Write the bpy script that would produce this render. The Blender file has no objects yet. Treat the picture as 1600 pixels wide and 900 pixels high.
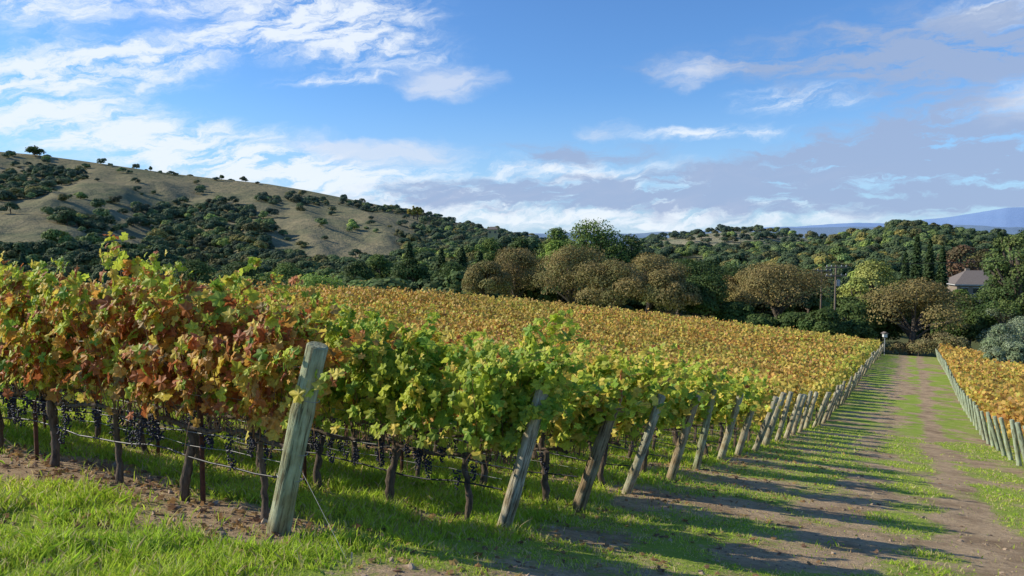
import bpy, math, numpy as np
from mathutils import Vector
rng=np.random.default_rng(7)
sc=bpy.context.scene
R=math.radians
# ------------------------------------------------------------ helpers
class Geo:
    def __init__(s): s.V=[];s.F=[];s.C=[];s.M=[];s.n=0
    def add(s,V,F,C=(1,1,1),m=0):
        V=np.asarray(V,dtype=np.float32).reshape(-1,3);F=np.asarray(F,dtype=np.int64)
        C=np.asarray(C,dtype=np.float32)
        if C.ndim==1: C=np.tile(C,(len(V),1))
        s.V.append(V);s.F.append(F+s.n);s.C.append(C);s.M.append(np.full(len(F),m,dtype=np.int32));s.n+=len(V)
    def mesh(s,name,mats,smooth=False,attrs=None):
        me=bpy.data.meshes.new(name)
        V=np.concatenate(s.V);C=np.concatenate(s.C)
        me.vertices.add(len(V));me.vertices.foreach_set('co',V.ravel())
        sizes=np.concatenate([np.full(len(f),f.shape[1]) for f in s.F])
        idx=np.concatenate([f.ravel() for f in s.F])
        me.loops.add(len(idx));me.loops.foreach_set('vertex_index',idx.astype(np.int32))
        me.polygons.add(len(sizes))
        st=np.concatenate([[0],np.cumsum(sizes)[:-1]])
        me.polygons.foreach_set('loop_start',st.astype(np.int32))
        me.polygons.foreach_set('material_index',np.concatenate(s.M))
        me.polygons.foreach_set('use_smooth',np.full(len(sizes),smooth))
        ca=me.color_attributes.new('Col','FLOAT_COLOR','POINT')
        ca.data.foreach_set('color',np.concatenate([C,np.ones((len(C),1),dtype=np.float32)],1).ravel())
        if attrs:
            for k,a in attrs.items():
                at=me.attributes.new(k,'FLOAT','POINT');at.data.foreach_set('value',np.asarray(a,dtype=np.float32))
        me.update(calc_edges=True)
        for m in mats: me.materials.append(m)
        return me
    def obj(s,name,mats,smooth=False,attrs=None,parent=None):
        if not isinstance(mats,list): mats=[mats]
        ob=bpy.data.objects.new(name,s.mesh(name,mats,smooth,attrs))
        sc.collection.objects.link(ob)
        if parent: ob.parent=parent
        return ob
def nrm(a): return a/(np.linalg.norm(a,axis=-1,keepdims=True)+1e-9)
def tube(g,P,rad,sides=6,C=(1,1,1),m=0,cap=True):
    P=np.asarray(P,float);n=len(P);rad=np.broadcast_to(rad,(n,))
    T=nrm(np.gradient(P,axis=0))
    ref=np.array([0,0,1.]) if abs(T[0][2])<.8 else np.array([1.,0,0])
    A=nrm(np.cross(T,ref));B=np.cross(T,A)
    a=np.linspace(0,2*np.pi,sides,endpoint=False)
    V=P[:,None]+rad[:,None,None]*(np.cos(a)[None,:,None]*A[:,None]+np.sin(a)[None,:,None]*B[:,None])
    i=np.arange(n-1)[:,None]*sides;j=np.arange(sides)[None];k=(j+1)%sides
    F=np.stack([i+j,i+k,i+sides+k,i+sides+j],-1).reshape(-1,4)
    V=V.reshape(-1,3)
    g.add(V,F,C,m)
    if cap:
        top=V[-sides:];c=P[-1]
        g.add(np.vstack([top,c[None]]),[[q,(q+1)%sides,sides] for q in range(sides)],C if np.ndim(C)==1 else np.asarray(C)[-1],m)
def frames(N,roll=None):
    n=nrm(N)
    ref=rng.normal(size=n.shape) if roll is None else roll
    x=nrm(np.cross(ref,n));y=np.cross(n,x)
    return np.stack([x,y,n],-1)
def batch(g,T,TF,P,Rm,S,C,m=0):
    N=len(P);k=len(T)
    V=P[:,None]+np.einsum('nij,kj->nki',Rm,T)*np.asarray(S).reshape(N,1,-1)
    F=(np.asarray(TF)[None]+(np.arange(N)*k)[:,None,None]).reshape(-1,len(TF[0]))
    g.add(V.reshape(-1,3),F,np.repeat(C,k,axis=0),m)
def hsh(ix,iy,seed):
    h=(ix.astype(np.int64)*374761393+iy.astype(np.int64)*668265263+seed*1442695041)&0xffffffff
    h=((h^(h>>13))*1274126177)&0xffffffff
    return ((h^(h>>16))&0xffff)/65535.
def vn(x,y,seed=0):
    x=np.asarray(x,float);y=np.asarray(y,float)
    ix=np.floor(x);iy=np.floor(y);fx=x-ix;fy=y-iy
    fx=fx*fx*(3-2*fx);fy=fy*fy*(3-2*fy)
    a=hsh(ix,iy,seed);b=hsh(ix+1,iy,seed);c=hsh(ix,iy+1,seed);d=hsh(ix+1,iy+1,seed)
    return (a*(1-fx)+b*fx)*(1-fy)+(c*(1-fx)+d*fx)*fy
def fbm(x,y,o=4,seed=0):
    v=0;a=.5;t=0
    for i in range(o):
        v=v+a*vn(x*2**i,y*2**i,seed+i*7);t+=a;a*=.5
    return v/t
def sst(a,b,x):
    t=np.clip((x-a)/(b-a),0,1);return t*t*(3-2*t)
def ga(x): return np.exp(-x*x)
# ------------------------------------------------------------ terrain
U=np.array([.4785,.878]);Vv=np.array([-.878,.4785]);OX=-4.47
ROW0=7.03;SP=2.08
def st(x,y):
    x=np.asarray(x,float)-OX;y=np.asarray(y,float)
    return x*U[0]+y*U[1],x*Vv[0]+y*Vv[1]
def xy(s,t): return OX+s*U[0]+t*Vv[0],s*U[1]+t*Vv[1]
ks=np.arange(-100,300,.5)
kz=np.interp(ks,[-100,-40,-10,2,6.8,9.1,13.2,17.3,23.5,42,59,84,107,125,160,300],[6,3,-.3,-1.85,-2.5,-3.28,-4.08,-4.8,-6,-9.3,-11.2,-13.1,-15.2,-16.9,-19.5,-28])
ker=np.exp(-(np.arange(-12,13)*.5/1.6)**2);ker/=ker.sum()
kz=np.convolve(np.pad(kz,12,mode='edge'),ker,'valid')
def ground_z(x,y):
    s,t=st(x,y)
    z=np.interp(s,ks,kz)
    z=z+np.where(t>0,np.clip(t,0,90)*.13*sst(5,70,s),0)+np.where(t<-7,np.clip(t+7,-60,0)*.09,0)
    w=s+1.7*np.clip(t,0,500)-118
    w=np.clip(w,0,None);z=z-np.where(w<40,.003*w*w,4.8+.24*(w-40))
    r=np.hypot(x,y)
    val=np.interp(r,[0,85,120,180,280,800,4000,20000],[-40,-24,-15.5,-17,-25,-42,-55,-60])-3*sst(15,-5,t)
    z=np.maximum(z,val)
    fade=sst(120,30,r)
    z=z+.05*(fbm(x/2.7,y/2.7,2,3)-.5)*fade
    off=sst(.3,1.2,t)+sst(-7.4,-8.5,t)
    z=z+.05*(fbm(x/.35,y/.35,2,5)-.5)*sst(25,8,r)*off
    return z
def dirt(x,y):
    s,t=st(x,y)
    n=fbm(x/.9,y/.9,3,11);n2=fbm(x/3.,y/3.,3,21)
    k=np.round((s-ROW0)/SP);rs=ROW0+k*SP
    inv=(t>.2)|(t<-7.2)
    d=np.where((np.abs(s-7.05)<2)&(t>.7),.98*ga((s-6.95)/.8),0)
    d=np.maximum(d,np.where((k>0)&inv,.5*ga((s-rs)/.38),0))
    lane=sst(.5,-.2,t)*sst(-7.8,-7,t)
    near=sst(19,8,s)
    d=np.maximum(d,lane*(.38+.24*near))
    wob=(n2-.5)*1.6
    d=np.maximum(d,lane*.74*ga((t+3.0+wob)/(1.0+.6*near)))
    d=np.maximum(d,lane*.98*ga((t+4.9+wob*.5)/(.55+.7*near)))
    d=np.maximum(d,.72*ga((s-7.9)/1.4)*ga((t+.6)/1.6))
    d=np.where((s<6.4)&(t>-.6),np.minimum(d,.22+.5*sst(5.6,6.4,s)),d)
    return np.clip(d+(n-.5)*1.25+(n2-.5)*.7,0,1)
q_=lambda px:(px-800)/1155.
def ridge(prof,D): 
    a=np.array(prof,float);return q_(a[:,0]),(375-a[:,1])/1155*D
def grid_hill(name,qs,ys,zf,mat):
    Q,Y=np.meshgrid(qs,ys);X=Q*Y;Z=zf(X,Y)
    g=Geo();n,m=Q.shape
    i=np.arange(n-1)[:,None]*m+np.arange(m-1)[None]
    F=np.stack([i,i+1,i+m+1,i+m],-1).reshape(-1,4)
    g.add(np.stack([X,Y,Z],-1).reshape(-1,3),F)
    return g.obj(name,mat,True)
r1=ridge([(-900,150),(-400,200),(0,238),(60,243),(130,252),(200,262),(270,272),(350,281),(420,288),(480,298),(540,310),(600,322),(650,333),(700,345),(760,357),(830,369),(900,385),(1000,410)],1100)
def gully(x,y): return 1-np.abs(2*fbm(x/210.+.3*y/210,y/420.,4,31)-1)
def hill1(x,y):
    q=x/y;top=np.interp(q,*r1);g=np.clip((y-280)/820,0,1)
    gg=np.where(y<1100,g**1.5,1)
    z=-27+(top+27)*gg
    rel=gully(x,y)-.75
    rel2=(1-np.abs(2*fbm(x/75.+.5*y/90,y/200.,4,37)-1))-.75
    z=z+(rel*-50+rel2*18)*np.clip(g*(1-g)*4,0,1)*np.clip((top+30)/120,0,1)
    back=np.clip(y-1100,0,None);return z-back*.12-.0002*back**2
r2=ridge([(900,420),(1000,400),(1100,394),(1200,392),(1260,386),(1330,374),(1400,358),(1440,358),(1520,370),(1600,378),(1800,376),(2300,360)],700)
def hill2(x,y):
    q=x/y;top=np.interp(q,*r2);g=np.clip((y-230)/470,0,1)
    z=-32+(top+32)*g**1.3+(fbm(x/90.,y/90.,3,41)-.5)*10*np.clip(g*(1-g)*4,0,1)
    back=np.clip(y-700,0,None);return z-back*.15
r3=ridge([(950,400),(1030,374),(1080,367),(1140,362),(1200,363),(1250,371),(1330,385)],1000)
def hill3(x,y):
    q=x/y;top=np.interp(q,*r3)
    g=np.where(y<1000,sst(600,1000,y),1-sst(1000,1300,y));return -45+(top+45)*g
def knoll(x,y):
    return -34+26*np.exp(-((x-10)/95)**2-((y-360)/75)**2)
def full_z(x,y):
    z=ground_z(x,y)
    z=np.maximum(z,np.where((y>250)&(x/y<.17),hill1(x,y),-99))
    z=np.maximum(z,np.where((y>225)&(y<1000)&(x/y>.09),hill2(x,y),-99))
    z=np.maximum(z,np.where((y>600)&(y<1300)&(x/y>.13)&(x/y<.46),hill3(x,y),-99))
    return np.maximum(z,knoll(x,y))
# ------------------------------------------------------------ materials
def newmat(name):
    m=bpy.data.materials.new(name);m.use_nodes=True;nt=m.node_tree
    b=nt.nodes['Principled BSDF'];return m,nt,b
def N(nt,t,**k):
    n=nt.nodes.new(t)
    for a,v in k.items(): setattr(n,a,v)
    return n
def noise(nt,scale,detail=4,rough=.6,vec=None,sc3=None):
    n=N(nt,'ShaderNodeTexNoise');n.inputs['Scale'].default_value=scale;n.inputs['Detail'].default_value=detail;n.inputs['Roughness'].default_value=rough
    if vec is None:
        vec=N(nt,'ShaderNodeNewGeometry').outputs['Position']
    if sc3:
        mp=N(nt,'ShaderNodeMapping');mp.inputs['Scale'].default_value=sc3;nt.links.new(vec,mp.inputs[0]);vec=mp.outputs[0]
    nt.links.new(vec,n.inputs['Vector']);return n.outputs['Fac']
def ramp(nt,fac,stops):
    r=N(nt,'ShaderNodeValToRGB');e=r.color_ramp.elements
    while len(e)<len(stops): e.new(.5)
    for el,(p,c) in zip(e,stops): el.position=p;el.color=(*c,1)
    nt.links.new(fac,r.inputs[0]);return r.outputs[0]
def mixc(nt,f,a,b,mode='MIX'):
    m=N(nt,'ShaderNodeMix',data_type='RGBA',blend_type=mode)
    for s,v in ((m.inputs[0],f),(m.inputs[6],a),(m.inputs[7],b)):
        if isinstance(v,(int,float)): s.default_value=v
        elif isinstance(v,tuple): s.default_value=(*v,1)
        else: nt.links.new(v,s)
    return m.outputs[2]
def math_(nt,op,a,b=0,c=0):
    m=N(nt,'ShaderNodeMath',operation=op)
    for s,v in zip(m.inputs,(a,b,c)):
        if isinstance(v,(int,float)): s.default_value=v
        else: nt.links.new(v,s)
    return m.outputs[0]
def bump(nt,b,h,strength,dist):
    n=N(nt,'ShaderNodeBump');n.inputs['Strength'].default_value=strength;n.inputs['Distance'].default_value=dist
    nt.links.new(h,n.inputs['Height']);nt.links.new(n.outputs[0],b.inputs['Normal'])
def leafmat(name,transl=.35,inst=False,rough=.5):
    m,nt,b=newmat(name);a=N(nt,'ShaderNodeAttribute',attribute_name='Col');col=a.outputs['Color']
    if inst:
        t=N(nt,'ShaderNodeAttribute',attribute_name='tint',attribute_type='INSTANCER')
        col=mixc(nt,1.,col,t.outputs['Color'],'MULTIPLY')
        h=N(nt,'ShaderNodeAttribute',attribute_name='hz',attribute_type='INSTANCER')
        col=mixc(nt,h.outputs['Fac'],col,(.16,.23,.31))  # distance haze painted into the leaf colour, per instance
    else:
        f=noise(nt,25,2,.5)
        col=mixc(nt,1.,col,ramp(nt,f,[(.3,(.78,.78,.78)),(.7,(1.2,1.2,1.2))]),'MULTIPLY')
    nt.links.new(col,b.inputs['Base Color']);b.inputs['Roughness'].default_value=rough
    b.inputs['Specular IOR Level'].default_value=.25
    tr=N(nt,'ShaderNodeBsdfTranslucent');nt.links.new(col,tr.inputs[0])
    mx=N(nt,'ShaderNodeMixShader');mx.inputs[0].default_value=transl
    nt.links.new(b.outputs[0],mx.inputs[1]);nt.links.new(tr.outputs[0],mx.inputs[2])
    nt.links.new(mx.outputs[0],nt.nodes['Material Output'].inputs[0]);return m
def surfmat(name,stops,scale=8,rough=.85,sc3=None,bmp=.4,bd=.02,usecol=False,metal=0,crack=False):
    m,nt,b=newmat(name)
    tc=N(nt,'ShaderNodeTexCoord').outputs['Object']
    f=noise(nt,scale,6,.65,tc,sc3);c=ramp(nt,f,stops)
    h=f
    if crack:
        f2=noise(nt,38,5,.7,tc,(1,1,.06));c=mixc(nt,1.,c,ramp(nt,f2,[(.38,(.30,.25,.20)),(.48,(.95,.93,.9)),(.7,(1.15,1.15,1.1))]),'MULTIPLY')
        f3=noise(nt,3.5,4,.6,tc);c=mixc(nt,1.,c,ramp(nt,f3,[(.35,(.66,.55,.44)),(.6,(1.05,1.05,1.05))]),'MULTIPLY')
        h=math_(nt,'ADD',f,f2)
    if usecol: c=mixc(nt,1.,c,N(nt,'ShaderNodeAttribute',attribute_name='Col').outputs['Color'],'MULTIPLY')
    nt.links.new(c,b.inputs['Base Color']);b.inputs['Roughness'].default_value=rough;b.inputs['Metallic'].default_value=metal
    bump(nt,b,h,bmp,bd);return m
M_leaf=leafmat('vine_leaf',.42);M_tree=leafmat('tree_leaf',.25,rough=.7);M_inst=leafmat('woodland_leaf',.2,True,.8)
M_grass=leafmat('grass_blade',.45)
M_bark=surfmat('bark',[(.3,(.05,.038,.028)),(.7,(.20,.16,.12))],6,.95,(1,1,.3),.9,.05)
M_vbark=surfmat('vine_bark',[(.3,(.035,.024,.017)),(.7,(.20,.145,.10))],30,.95,(1,1,.25),1,.02)
M_cane=surfmat('cane',[(.3,(.16,.08,.04)),(.7,(.34,.20,.10))],20,.8)
M_post=surfmat('weathered_post',[(.25,(.20,.19,.15)),(.42,(.40,.40,.32)),(.58,(.52,.51,.43)),(.8,(.60,.57,.50))],9,.95,(2.5,2.5,.3),1.,.02,True,crack=True)
M_rust=surfmat('rusted_steel',[(.3,(.05,.02,.012)),(.7,(.16,.06,.03))],20,.8)
M_wire=surfmat('galvanised_wire',[(.3,(.28,.27,.26)),(.7,(.36,.36,.35))],5,.6,metal=.2)
M_hose=surfmat('black_hose',[(.3,(.02,.02,.02)),(.7,(.035,.035,.035))],5,.45,bmp=.05)
M_grape=surfmat('grape_skin',[(.3,(.008,.008,.02)),(.7,(.035,.035,.07))],40,.55,bmp=.05)
# ground material
M_ground,nt,b=newmat('vineyard_ground')
da=N(nt,'ShaderNodeAttribute',attribute_name='dirt').outputs['Fac'];fa=N(nt,'ShaderNodeAttribute',attribute_name='far').outputs['Fac']
n1=noise(nt,9,8,.7);n2=noise(nt,45,5,.7);n3=noise(nt,1.3,5,.6)
mask=math_(nt,'ADD',da,math_(nt,'MULTIPLY',math_(nt,'SUBTRACT',n1,.5),1.3))
mr=N(nt,'ShaderNodeMapRange',interpolation_type='SMOOTHSTEP');mr.inputs[1].default_value=.32;mr.inputs[2].default_value=.68;nt.links.new(mask,mr.inputs[0])
gcol=mixc(nt,.5,ramp(nt,n3,[(.3,(.20,.31,.035)),(.5,(.34,.44,.055)),(.7,(.46,.46,.13))]),ramp(nt,n2,[(.3,(.12,.18,.025)),(.7,(.44,.54,.10))]))
dcol=mixc(nt,.5,ramp(nt,n1,[(.3,(.21,.135,.075)),(.5,(.50,.36,.215)),(.7,(.70,.53,.34))]),ramp(nt,n2,[(.3,(.25,.17,.10)),(.7,(.66,.50,.32))]))
dcol=mixc(nt,1.,dcol,ramp(nt,n3,[(.32,(.62,.58,.55)),(.55,(1.05,1.03,1.)),(.75,(1.15,1.12,1.05))]),'MULTIPLY')
c=mixc(nt,mr.outputs[0],gcol,dcol)
nf=noise(nt,.03,6,.6)
c=mixc(nt,fa,c,ramp(nt,nf,[(.3,(.07,.10,.035)),(.6,(.15,.15,.06)),(.75,(.24,.20,.11))]))
nt.links.new(c,b.inputs['Base Color']);b.inputs['Roughness'].default_value=1;b.inputs['Specular IOR Level'].default_value=.1
bump(nt,b,math_(nt,'ADD',n1,math_(nt,'MULTIPLY',n2,.5)),.9,.07)
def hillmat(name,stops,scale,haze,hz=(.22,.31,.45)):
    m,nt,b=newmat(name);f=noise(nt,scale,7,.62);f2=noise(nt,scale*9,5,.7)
    c=mixc(nt,.4,ramp(nt,f,stops),ramp(nt,f2,stops));c=mixc(nt,haze,c,hz)  # aerial haze is painted here, blended into the base colour
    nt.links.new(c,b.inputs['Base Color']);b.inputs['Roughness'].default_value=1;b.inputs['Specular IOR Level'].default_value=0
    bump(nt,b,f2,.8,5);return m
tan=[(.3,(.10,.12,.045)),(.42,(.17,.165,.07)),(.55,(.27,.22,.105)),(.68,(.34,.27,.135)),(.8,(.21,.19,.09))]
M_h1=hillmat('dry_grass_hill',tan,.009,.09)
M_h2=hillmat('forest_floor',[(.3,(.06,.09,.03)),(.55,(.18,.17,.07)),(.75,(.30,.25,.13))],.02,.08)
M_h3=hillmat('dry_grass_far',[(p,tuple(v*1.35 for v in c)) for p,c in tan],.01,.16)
M_h4=hillmat('hazed_distant_hill',[(.3,(.08,.12,.10)),(.7,(.20,.20,.16))],.002,.8,(.26,.40,.66))  # the blue is painted haze, not the hill's own colour
# ------------------------------------------------------------ ground sheet
az=np.concatenate([np.linspace(-180,-50,27)[:-1],np.linspace(-50,52,300),np.linspace(52,180,27)[1:]])
rr=np.concatenate([[.4,1.2,2.,2.6],3*np.exp(np.arange(0,210)*.02),])
rr=np.concatenate([rr,rr[-1]*np.exp(np.arange(1,78)*.06)])
A,RR=np.meshgrid(np.radians(az),rr);X=RR*np.sin(A);Y=RR*np.cos(A);Z=ground_z(X,Y)
g=Geo();n,m=X.shape;i=np.arange(n-1)[:,None]*m+np.arange(m-1)[None]
g.add(np.stack([X,Y,Z],-1).reshape(-1,3),np.stack([i,i+1,i+m+1,i+m],-1).reshape(-1,4)[:,::-1])
c0=g.n;g.add([[0,0,float(ground_z(0.,0.))]],np.zeros((0,3),int))
g.F[-1]=np.zeros((0,3),int)
j=np.arange(m-1);g.V.append(np.zeros((0,3),np.float32));g.C.append(np.zeros((0,3),np.float32));g.F.append(np.stack([j,np.full(m-1,c0),j+1],-1));g.M.append(np.zeros(m-1,np.int32))
dd=np.append(dirt(X,Y).ravel(),.3);ff=np.append(sst(95,150,RR).ravel(),0)
g.obj('ground',M_ground,True,{'dirt':dd,'far':ff})
S_,T_=np.meshgrid(np.arange(-12,128,.2),np.linspace(-7.2,0.,37));X,Y=xy(S_,T_);Z=ground_z(X,Y)+.012
g=Geo();n,m=X.shape;i=np.arange(n-1)[:,None]*m+np.arange(m-1)[None]
g.add(np.stack([X,Y,Z],-1).reshape(-1,3),np.stack([i,i+m,i+m+1,i+1],-1).reshape(-1,4)[:,::-1])
g.obj('dirt_path',M_ground,True,{'dirt':dirt(X,Y).ravel(),'far':np.zeros(X.size)})
# ------------------------------------------------------------ hills
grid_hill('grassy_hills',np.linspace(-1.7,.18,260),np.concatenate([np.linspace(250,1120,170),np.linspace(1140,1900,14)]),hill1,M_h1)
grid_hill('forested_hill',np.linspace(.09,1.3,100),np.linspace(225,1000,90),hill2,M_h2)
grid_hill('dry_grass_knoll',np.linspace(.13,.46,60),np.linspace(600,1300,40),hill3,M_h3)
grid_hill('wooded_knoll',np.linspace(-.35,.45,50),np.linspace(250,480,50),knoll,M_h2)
r4=ridge([(-600,362),(300,362),(900,366),(1050,365),(1120,359),(1250,353),(1330,348),(1400,348),(1470,341),(1530,332),(1570,326),(1620,324),(1800,335),(2200,350)],6000)
r5=ridge([(-600,364),(900,364),(1000,364),(1100,362),(1200,358),(1280,357),(1400,355),(1500,353),(2200,360)],4000)
def far(rg,D,sd):
    def f(x,y):
        top=np.interp(x/y,*rg)+(fbm(x/160.,np.zeros_like(x),4,sd)-.5)*22
        return -70+(top+70)*np.where(y<D,sst(D*.6,D,y),1-sst(D,D*1.4,y))
    return f
grid_hill('distant_hazed_hills',np.linspace(-1.2,1.3,500),np.linspace(3600,8400,30),far(r4,6000,51),M_h4)
M_h5=hillmat('hazed_green_hill',[(.3,(.06,.10,.05)),(.7,(.2,.2,.12))],.003,.6,(.24,.36,.56))  # bluish cast is haze baked into the colour
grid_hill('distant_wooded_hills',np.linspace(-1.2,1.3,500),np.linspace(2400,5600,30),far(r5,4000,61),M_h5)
# ------------------------------------------------------------ trees
QUAD=np.array([[-.5,-.35,0],[.5,-.5,.1],[.4,.5,0],[-.45,.4,-.1]]);QF=[[0,1,2,3]]
def make_crown(g,clumps,nleaf,size,cols,flat=1.,m=0,jit=.45):
    K=len(clumps)
    cen=np.array([c[0] for c in clumps]);rad=np.array([c[1] for c in clumps])
    w=(rad**2);w/=w.sum();k=rng.choice(K,nleaf,p=w)
    d=nrm(rng.normal(size=(nleaf,3)));d[:,2]=np.where(d[:,2]<-.4,-d[:,2],d[:,2])
    rj=rad[k]*rng.uniform(.7,1.06,nleaf)
    P=cen[k]+d*rj[:,None]*np.array([1,1,flat])
    ctr=cen.mean(0);dg=nrm(P-ctr)
    Nn=nrm(d*.7+dg*.5+rng.normal(size=(nleaf,3))*jit+np.array([0,0,.25]))
    cols=np.array(cols);ck=rng.integers(0,len(cols),K);cb=rng.uniform(.75,1.25,K)
    c=cols[ck[k]]*.6+cols[rng.integers(0,len(cols),nleaf)]*.4
    c=c*(cb[k]*rng.uniform(.75,1.25,nleaf))[:,None]
    batch(g,QUAD,QF,P,frames(Nn),size*rng.uniform(.6,1.3,nleaf),c,m)
def oak(g,h,w,nleaf,size,cols,K=36,trunk=True,low=.22,jit=.45,rr0=.24,rr1=.38):
    cl=[]
    for i in range(K):
        a=rng.uniform(0,2*np.pi);u=rng.uniform(-.25,1)
        rr_=math.sqrt(max(0,1-max(u,0)**2))*rng.uniform(.45,.95)
        zc=h*low+(h*(1-low))*(.40+.44*u)
        rad=w*.5*rng.uniform(rr0,rr1)
        cl.append((np.array([math.cos(a)*rr_*w*.42,math.sin(a)*rr_*w*.42,min(zc,h-rad*.7)]),rad))
    if trunk:
        r0=h*.035
        tube(g,[[0,0,-1],[.02*h,0,h*.15],[0,.02*h,h*.3],[0,0,h*.5]],[r0*1.5,r0*1.1,r0,r0*.6],7,m=1)
        for c,rd in cl[::2]:
            s0=np.array([0,0,h*rng.uniform(.18,.4)]);mid=(s0+c)/2+np.array([0,0,h*.04])+rng.normal(size=3)*h*.02
            tube(g,[s0,mid,c,c+nrm(c-mid)*rd*.7],[r0*.55,r0*.35,r0*.15,r0*.05],5,m=1)
    make_crown(g,cl,nleaf,size,cols,.85,jit=jit)
def conifer(g,h,w,nleaf,size,cols,m=0):
    tube(g,[[0,0,-1],[0,0,h*.5],[0,0,h*.98]],[h*.022,h*.014,h*.003],6,m=1)
    u=rng.uniform(0,1,nleaf)**.75;hh=h*(.04+.96*(1-u))
    nb=16;lay=np.floor(hh/h*nb*1.6)
    a=rng.uniform(0,2*np.pi,nleaf);lob=.72+.28*np.sin(a*5+lay*2.1)*np.cos(a*3+lay)
    fr=(hh/h*nb*1.6)%1
    rad=w*.5*(1.02-hh/h)**.62*lob*(1-.45*fr)*rng.uniform(.35,1,nleaf)**.6
    P=np.stack([np.cos(a)*rad,np.sin(a)*rad,hh-rad*.18],-1)
    Nn=nrm(np.stack([np.cos(a)*.6,np.sin(a)*.6,np.full(nleaf,.8)],-1)+rng.normal(size=(nleaf,3))*.4)
    c=np.array(cols)[rng.integers(0,len(cols),nleaf)]*rng.uniform(.6,1.35,nleaf)[:,None]
    batch(g,QUAD,QF,P,frames(Nn),size*rng.uniform(.6,1.3,nleaf),c,m)
G_dark=[(.05,.092,.02),(.075,.12,.028),(.10,.14,.035)]
G_mid=[(.10,.17,.033),(.14,.21,.042),(.18,.235,.055)]
G_light=[(.26,.38,.06),(.33,.43,.07),(.21,.31,.06)]
G_brown=[(.25,.195,.07),(.32,.23,.085),(.20,.20,.065),(.27,.215,.075)]
G_olive=[(.25,.31,.17),(.32,.37,.23),(.19,.25,.12)]
G_con=[(.035,.07,.023),(.055,.095,.03),(.08,.12,.038)]
G_yel=[(.45,.38,.08),(.52,.40,.08),(.36,.36,.08)]
def tree(name,px,ytop,Yd,wpx,kind,cols,nleaf=5000,size=.32,**k):
    x=q_(px)*Yd;z0=float(full_z(np.array(x),np.array(float(Yd))));h=(375-ytop)/1155*Yd-z0;w=wpx/1155*Yd
    g=Geo();(oak if kind=='o' else conifer)(g,h,w,nleaf,size,cols,**k)
    ob=g.obj(name,[M_tree,M_bark]);ob.location=(x,Yd,z0);ob.rotation_euler[2]=rng.uniform(0,6);return ob
T=tree
for px,yt,Yd,w in [(760,402,140,85),(805,386,150,125),(893,383,135,155),(960,406,125,130),(1015,396,140,140),(1045,420,122,110),(1215,414,130,175),(1430,438,116,175),(1160,425,150,90)]:
    T('oak_tree',px,yt,Yd,w,'o',G_brown,13000,.22)
for px,yt,Yd,w in [(1085,402,140,125),(1105,428,125,110),(1130,410,165,100),(1330,466,120,110),(1290,482,112,80),(1520,462,125,90),(1550,478,120,80),(1060,393,155,100),(1380,478,122,70),(1480,482,126,60),(1150,470,122,70),(1250,490,118,80),(1190,492,118,60),(1340,500,112,60)]:
    T('live_oak_tree',px,yt,Yd,w,'o',G_dark,7500,.27,low=.05)
T('tall_broadleaf_tree',925,338,260,130,'o',G_mid,10000,.5,K=48,low=.05)
T('tall_broadleaf_tree',985,356,265,80,'o',G_dark,5000,.5,low=.05)
T('tall_broadleaf_tree',870,350,300,70,'o',G_mid,4500,.55,low=.05)
T('tall_broadleaf_tree',815,362,290,60,'o',G_dark,4500,.55,low=.05)
T('tall_broadleaf_tree',765,366,300,60,'o',G_mid,4500,.55,low=.05)
T('light_green_tree',868,368,215,70,'o',G_light,5000,.4,low=.05)
T('light_green_tree',495,425,150,110,'o',G_light,5000,.3,low=.05)
for px,yt,Yd,w in [(590,392,250,70),(560,404,240,70),(450,408,230,80),(380,400,260,90),(300,404,250,90),(640,398,225,70),(700,402,225,80)]:
    T('tall_broadleaf_tree',px,yt,Yd,w,'o',G_mid if px%20 else G_dark,5000,.45,low=.03)
T('willow_tree',1368,402,165,100,'o',[(.38,.40,.09),(.44,.44,.12),(.30,.34,.08)],9000,.3,low=.02)
T('willow_tree',1342,425,150,60,'o',[(.38,.40,.09),(.32,.37,.09)],4000,.3,low=.02)
for px,yt,Yd,w in [(1432,366,150,44),(1452,374,152,42),(1472,386,148,44),(1415,395,160,40),(1560,362,175,70),(640,378,240,66),(690,388,245,58),(722,384,250,60),(750,392,245,54)]:
    T('conifer_tree',px,yt,Yd,w,'c',G_con,6000,.42)
T('cedar_tree',1600,333,115,150,'o',[(.07,.12,.035),(.11,.16,.045),(.15,.19,.05)],14000,.24,K=70,low=.08,rr0=.14,rr1=.26)
T('cedar_tree',1568,372,120,70,'o',[(.06,.11,.035),(.09,.14,.045)],8000,.24,K=40,low=.05,rr0=.2,rr1=.34)
T('copper_beech_tree',1500,366,195,80,'o',[(.16,.09,.05),(.12,.11,.05),(.20,.11,.06)],6000,.42,low=.1)
T('copper_beech_tree',1535,376,205,60,'o',[(.14,.10,.05),(.13,.13,.05)],4500,.42,low=.1)
for px,yt,Yd,w in [(1572,500,92,70),(1600,488,96,70),(1562,540,78,40),(1596,530,80,50)]:
    T('olive_tree',px,yt,Yd,w,'o',G_olive,6000,.15,low=.0)
T('olive_tree',1580,456,114,80,'o',G_olive,5000,.2,low=.0)
T('olive_tree',1500,446,145,60,'o',G_mid,3500,.28,low=.0)
T('olive_tree',1545,446,140,70,'o',G_dark,3500,.28,low=.0)
T('olive_tree',1612,440,150,80,'o',G_light,4000,.28,low=.0)
for px,yt,Yd,w in [(1470,518,110,70),(1440,535,112,60),(1500,525,108,50),(1410,536,114,50),(1350,520,118,60)]:
    T('dry_bush',px,yt,Yd,w,'o',[(.34,.28,.13),(.26,.20,.10),(.22,.22,.08)],2200,.15,low=.0,K=18)
for px in (640,647,653,658): T('poplar_tree',px,322+rng.uniform(-2,3),1000,7,'o',G_yel,250,2.2,K=14,low=.05)
T('lone_oak_tree',62,230,1085,28,'o',G_dark,900,1.6,low=.1)
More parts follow.
